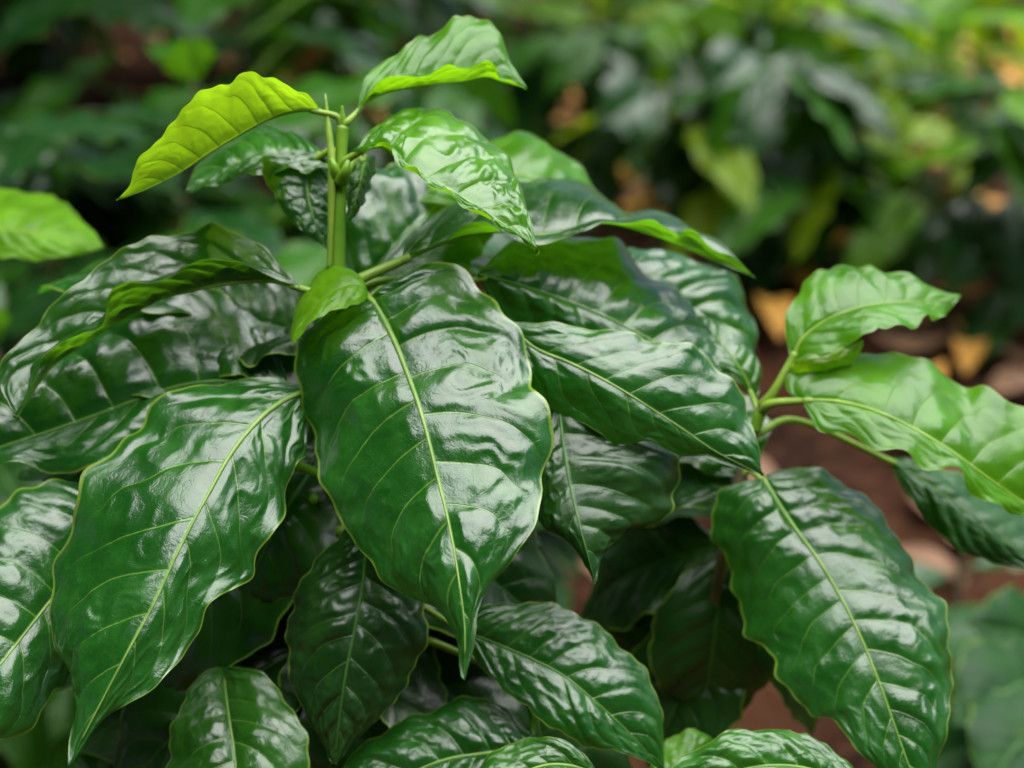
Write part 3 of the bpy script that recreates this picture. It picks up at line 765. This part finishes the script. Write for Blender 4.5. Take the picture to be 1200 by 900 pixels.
traced(plant2, R2,
    [(885, 470), (893, 440), (880, 410), (855, 385), (830, 372), (808, 372)],
    [(882, 468), (872, 440), (855, 415), (832, 390), (808, 372)],
    [(880, 466), (855, 440), (830, 420), (805, 395), (808, 372)],
    [9, 10, 11], [9, 9, 11], [9, 8.5, 11], 'mid', nv=70, nu=41, petiole=(890, 485, 8.2), nvein=8, pucker=.0008, ruffle=.001, seed=173, rib=.0008)
traced(plant2, R2,
    [(1010, 930), (995, 895), (960, 872), (925, 860), (890, 855), (850, 862), (820, 876), (785, 902), (760, 960)],
    [(1010, 932), (960, 905), (910, 897), (860, 905), (810, 930), (760, 960)],
    [(1010, 940), (960, 950), (900, 970), (830, 980), (760, 960)],
    [3.5, 4.4, 3.6, 3], [3.5, 3.0, 2.6, 3], [3.5, 2.2, 2.0, 3], 'mid', nv=100, nu=61, petiole=(1040, 960, 6),
    nvein=9, pucker=.0014, ruffle=.0012, bulge=.1, seed=179, rib=.0009)
traced(plant2, R2,
    [(760, 930), (765, 895), (785, 865), (815, 855), (838, 868)],
    [(765, 932), (785, 905), (808, 885), (838, 868)],
    [(775, 935), (808, 918), (830, 895), (838, 868)],
    [7, 8, 8.5], [7, 7, 8.5], [7, 7, 8.5], 'young', nv=60, nu=31, petiole=(800, 960, 9), nvein=7, pucker=.0007, ruffle=.001, seed=181, rib=.0007)
for i, (b, t, w, m) in enumerate([((860, 620, 12), (950, 860, 16), .05, 'hazel'), ((850, 640, 12), (820, 860, 14), .055, 'inner'),
                                  ((860, 580, 11), (720, 560, 15), .06, 'inner'), ((850, 700, 14), (700, 800, 17), .055, 'inner'), ((870, 560, 11), (800, 470, 14), .05, 'mature'),
                                  ((855, 720, 14), (760, 900, 14), .055, 'inner'), ((850, 640, 14), (680, 730, 19), .06, 'inner'), ((855, 600, 14), (740, 650, 24), .05, 'inner'), ((850, 690, 16), (780, 800, 20), .06, 'inner')]):
    free_leaf(plant2, R2, A_(*b), A_(*t), w, m, facing=(0, -.4, 1), sag=.14, seed=300 + i, nv=60, nu=31, pucker=.0012, ruffle=.002,
              petiole=np.array(A_(870, b[1] - 8, 10)), rib=.0009, rib_mat='rib_dark')

# ------------------------------------------------------------------ plants farther back
def leaf_proto(seed, mat, drop):
    ln = 1.0; t = np.linspace(0, 1, 9)
    M = np.stack([0 * t, t * (1 - .12 * drop * t), -drop * .55 * t ** 1.8], 1) * ln
    g = np.sin(math.pi * t ** .86) ** .85 * .21; g[0] = .01; g[-1] = 0
    off = np.stack([g, 0 * g, g * .14], 1); off2 = off * np.array([-1, 1, 1])
    P, Mm, n, U, T, ph, flip = leaf_surface(M + off, M, M + off2, 32, 17, 9, .012, .022, 3.5, .06, seed)
    V = P.reshape(-1, 3); nu = 17
    F = []
    for i in range(31):
        for j in range(16):
            q = (i * nu + j, i * nu + j + 1, (i + 1) * nu + j + 1, (i + 1) * nu + j)
            F.append(q[::-1] if flip else q)
    tv, tf = tube_data(np.array([(0, -.12, -.015), (0, -.05, 0), (0, .01, .002)]), [.012, .010, .009], 6, 8)
    k = len(V); V = np.vstack([V, tv]); nt = len(tv)
    F += [tuple(q + k for q in f) for f in tf]
    z = np.zeros(nt)
    return new_mesh('leaf', V, F, MAT[mat], {'lu': np.r_[U.ravel(), z], 'lv': np.r_[T.ravel(), z], 'phase': np.r_[ph.ravel(), z]})


PROTO = {m: [leaf_proto(500 + 7 * i + 31 * k, m, d) for i, d in enumerate((.2, .6, 1.0))] for k, m in enumerate(('mature', 'hazel', 'mid', 'young', 'fresh', 'inner', 'field', 'dull', 'lime', 'field_mid', 'field_young'))}


def bg_plant(px, py, h, label, ll=.15, nodes=6, seed=0, mats=('field', 'hazel', 'field', 'field_mid'), top=('field_mid', 'field_young'), spread=1.0, at_pt=None, branches=0):
    rng = random.Random(seed)
    g = ground_at(px, py) if at_pt is None else np.array(at_pt, float)
    g[2] = 0
    root = empty('coffee_plant', g, label, 'plant', 'coffee plants of the plot')
    lean = np.array([rng.uniform(-.06, .06), rng.uniform(-.06, .06)])
    pts = [np.array([lean[0] * q * q * h * 2, lean[1] * q * q * h * 2, q * h - (.02 if q == 0 else 0)]) for q in (0, .35, .7, 1.0)]
    tv, tf = tube_data(np.array(pts), [.006, .005, .0035, .002], 8, 20)
    link('stem', new_mesh('stem', tv, tf, MAT['bark' if seed % 2 else 'stem']), root)

    def leaf(p, az, el, size, mat):
        me = rng.choice(PROTO[mat])
        o = bpy.data.objects.new('leaf', me); COL.objects.link(o); o.parent = root
        o.location = tuple(p); o.rotation_mode = 'XYZ'
        o.rotation_euler = (el, rng.uniform(-.35, .35), az)
        o.scale = (size * rng.uniform(.9, 1.1), size, size)
        d = np.array([-math.sin(az) * math.cos(el), math.cos(az) * math.cos(el), math.sin(el)])
        o.location = tuple(np.array(p) + d * size * .12)

    az0 = rng.uniform(0, 3)
    for k in range(nodes):
        q = .22 + .76 * k / max(1, nodes - 1)
        p = np.array([lean[0] * q * q * h * 2, lean[1] * q * q * h * 2, q * h])
        for s in (0, 1):
            az = az0 + k * math.pi / 2 + s * math.pi + rng.uniform(-.3, .3)
            el = (-.45 + 1.25 * q ** 2.2) + rng.uniform(-.2, .2)
            size = ll * (.75 + .5 * math.sin(math.pi * min(1, q * 1.02)) ** .7) * rng.uniform(.85, 1.1) * (1 if k < nodes - 1 else .65)
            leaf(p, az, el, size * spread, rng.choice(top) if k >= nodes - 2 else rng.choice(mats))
    for b in range(branches):
        q = rng.uniform(.3, .8); az = rng.uniform(0, 6.28); L_ = h * rng.uniform(.3, .5)
        p0 = np.array([lean[0] * q * q * h * 2, lean[1] * q * q * h * 2, q * h])
        dv = np.array([-math.sin(az), math.cos(az), rng.uniform(.1, .5)])
        bp = [p0, p0 + dv * L_ * .5, p0 + dv * L_ + np.array([0, 0, -.05 * L_])]
        tv, tf = tube_data(np.array(bp), [.003, .0025, .0015], 6, 12)
        link('branch', new_mesh('branch', tv, tf, MAT['stem']), root)
        for j in range(3):
            p = p0 + dv * L_ * (.45 + .27 * j)
            for s in (-1, 1):
                leaf(p, az + s * 1.1 + rng.uniform(-.2, .2), rng.uniform(-.5, .25), ll * rng.uniform(.7, 1.05), rng.choice(mats if j < 2 else top))
    return root


BG = dict(branches=9)
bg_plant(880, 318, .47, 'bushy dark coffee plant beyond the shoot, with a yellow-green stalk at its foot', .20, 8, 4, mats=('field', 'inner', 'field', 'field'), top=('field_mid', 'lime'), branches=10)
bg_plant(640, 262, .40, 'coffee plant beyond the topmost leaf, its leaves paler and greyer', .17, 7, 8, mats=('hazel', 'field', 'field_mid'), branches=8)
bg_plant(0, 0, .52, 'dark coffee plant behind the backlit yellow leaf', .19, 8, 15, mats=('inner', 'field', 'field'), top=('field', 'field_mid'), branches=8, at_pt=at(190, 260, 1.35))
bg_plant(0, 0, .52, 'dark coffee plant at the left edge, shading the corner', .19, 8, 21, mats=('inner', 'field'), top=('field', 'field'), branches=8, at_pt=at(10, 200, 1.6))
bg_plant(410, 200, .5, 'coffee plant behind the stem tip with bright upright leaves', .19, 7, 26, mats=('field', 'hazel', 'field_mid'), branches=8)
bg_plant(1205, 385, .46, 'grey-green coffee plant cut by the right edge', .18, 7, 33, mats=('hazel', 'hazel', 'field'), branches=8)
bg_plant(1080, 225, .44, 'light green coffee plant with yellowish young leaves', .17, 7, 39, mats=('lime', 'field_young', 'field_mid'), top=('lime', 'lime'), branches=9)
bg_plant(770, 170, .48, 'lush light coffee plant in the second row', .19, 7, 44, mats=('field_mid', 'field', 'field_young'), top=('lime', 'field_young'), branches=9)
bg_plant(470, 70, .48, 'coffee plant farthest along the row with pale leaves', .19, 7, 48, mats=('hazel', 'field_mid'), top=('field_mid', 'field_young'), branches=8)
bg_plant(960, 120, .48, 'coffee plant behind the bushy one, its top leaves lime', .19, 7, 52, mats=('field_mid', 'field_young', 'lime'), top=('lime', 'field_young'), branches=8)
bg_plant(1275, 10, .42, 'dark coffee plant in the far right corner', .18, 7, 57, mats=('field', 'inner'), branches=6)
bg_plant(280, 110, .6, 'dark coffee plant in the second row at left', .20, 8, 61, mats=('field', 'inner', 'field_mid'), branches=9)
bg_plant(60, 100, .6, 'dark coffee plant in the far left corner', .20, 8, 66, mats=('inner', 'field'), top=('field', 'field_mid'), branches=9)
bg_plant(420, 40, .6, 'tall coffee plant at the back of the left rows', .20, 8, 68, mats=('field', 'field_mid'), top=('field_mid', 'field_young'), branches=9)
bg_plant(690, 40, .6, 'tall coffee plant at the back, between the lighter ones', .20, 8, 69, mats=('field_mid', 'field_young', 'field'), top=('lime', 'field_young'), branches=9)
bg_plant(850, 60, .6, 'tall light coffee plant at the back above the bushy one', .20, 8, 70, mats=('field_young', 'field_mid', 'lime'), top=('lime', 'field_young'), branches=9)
bg_plant(1235, 900, .22, 'small greyish seedling at the lower right corner', .15, 3, 71, mats=('hazel', 'dull'), top=('hazel', 'dull'))
bg_plant(1110, 770, .16, 'tiny dark seedling on the bare soil between the big leaves', .09, 3, 75, mats=('field',), top=('field',))
YP = bg_plant(0, 0, .50, 'coffee plant at the left edge with one bright mid-green leaf', .15, 6, 81, mats=('field', 'inner'), top=('inner', 'field'), at_pt=at(-170, 380, .78))
traced(YP, YP.location,
    [(-70, 262), (-40, 235), (0, 224), (40, 226), (75, 240), (100, 262), (122, 290)],
    [(-70, 266), (-20, 268), (30, 272), (75, 280), (122, 290)],
    [(-70, 270), (-40, 296), (0, 303), (45, 304), (85, 300), (122, 290)],
    [16, 19, 19, 17], [16, 15.5, 15.5, 17], [16, 15, 15, 17], 'field_young', nv=70, nu=41, nvein=9, pucker=.0008, ruffle=.001, seed=191, rib=.0008, rib_mat='petiole', label='bright mid-green leaf')
bg_plant(0, 0, .36, 'dark coffee plant low at the left, behind the arching leaf', .19, 8, 91, mats=('inner', 'field'), top=('field', 'field_mid'), branches=8, at_pt=at(60, 420, 1.15))
bg_plant(0, 0, .28, 'dark coffee plant right behind the big plant, half hidden by it', .19, 8, 97, mats=('dull',), top=('dull',), branches=8, at_pt=at(420, 330, 1.25))
bg_plant(0, 0, .56, 'coffee plant filling the row behind the yellow leaf', .20, 8, 101, mats=('inner', 'field', 'field'), top=('field', 'field_mid'), branches=9, at_pt=at(290, 180, 1.9))

far_bush = next(o for o in bpy.data.objects if o.get('label', '').startswith('bushy dark'))
for i, (b, t, w, m, d) in enumerate([((1003, 188), (1090, 222), .055, 'lime', 2.1), ((1020, 110), (1068, 178), .05, 'lime', 2.15), ((880, 312), (876, 215), .05, 'lime', 2.2),
                                     ((925, 60), (930, 195), .10, 'field', 2.0), ((780, 105), (685, 190), .09, 'inner', 2.0), ((800, 60), (850, 170), .09, 'inner', 2.05),
                                     ((900, 20), (925, 90), .045, 'lime', 2.3), ((960, 150), (1010, 290), .10, 'inner', 2.1), ((820, 160), (800, 300), .10, 'inner', 2.1), ((905, 300), (990, 260), .06, 'field_mid', 2.15), ((700, 40), (640, 110), .07, 'field_mid', 2.2), ((900, 40), (985, 80), .07, 'field_mid', 2.1), ((870, 30), (800, 20), .07, 'field_young', 2.2), ((925, 70), (918, -10), .06, 'lime', 2.25), ((772, 150), (768, 80), .05, 'lime', 2.25), ((880, 60), (830, 110), .09, 'field', 1.98), ((900, 80), (870, 200), .09, 'field', 1.96), ((945, 100), (1030, 150), .09, 'field', 1.98), ((760, 110), (700, 150), .10, 'field', 1.95), ((1150, 230), (1110, 350), .09, 'field', 1.95), ((1190, 230), (1190, 345), .09, 'hazel', 1.93),
                                     ((980, 90), (900, 60), .08, 'field_mid', 2.2), ((1030, 250), (1120, 320), .08, 'inner', 2.2), ((840, 120), (760, 230), .09, 'inner', 2.1)]):
    free_leaf(far_bush, far_bush.location, at(*b, d), at(*t, d - .04), w, m, facing=(0, -.95, .35), sag=.10, seed=700 + i, nv=32, nu=21, pucker=.001, ruffle=.003, rib=0)

seedling = next(o for o in bpy.data.objects if o.get('label', '').startswith('small greyish seedling'))
for i, (b, t, w, m, d) in enumerate([((1230, 790), (1115, 850), .075, 'dull', .95), ((1230, 830), (1150, 930), .07, 'dull', .92), ((1235, 770), (1130, 730), .07, 'dull', 1.0),
                                     ((1215, 850), (1040, 920), .07, 'dull', .98)]):
    free_leaf(seedling, seedling.location, at(*b, d), at(*t, d - .05), w, m, facing=(-.2, -.5, .8), sag=.10, seed=760 + i, nv=40, nu=25, pucker=.001, ruffle=.002, rib=.0008, rib_mat='rib_dark')
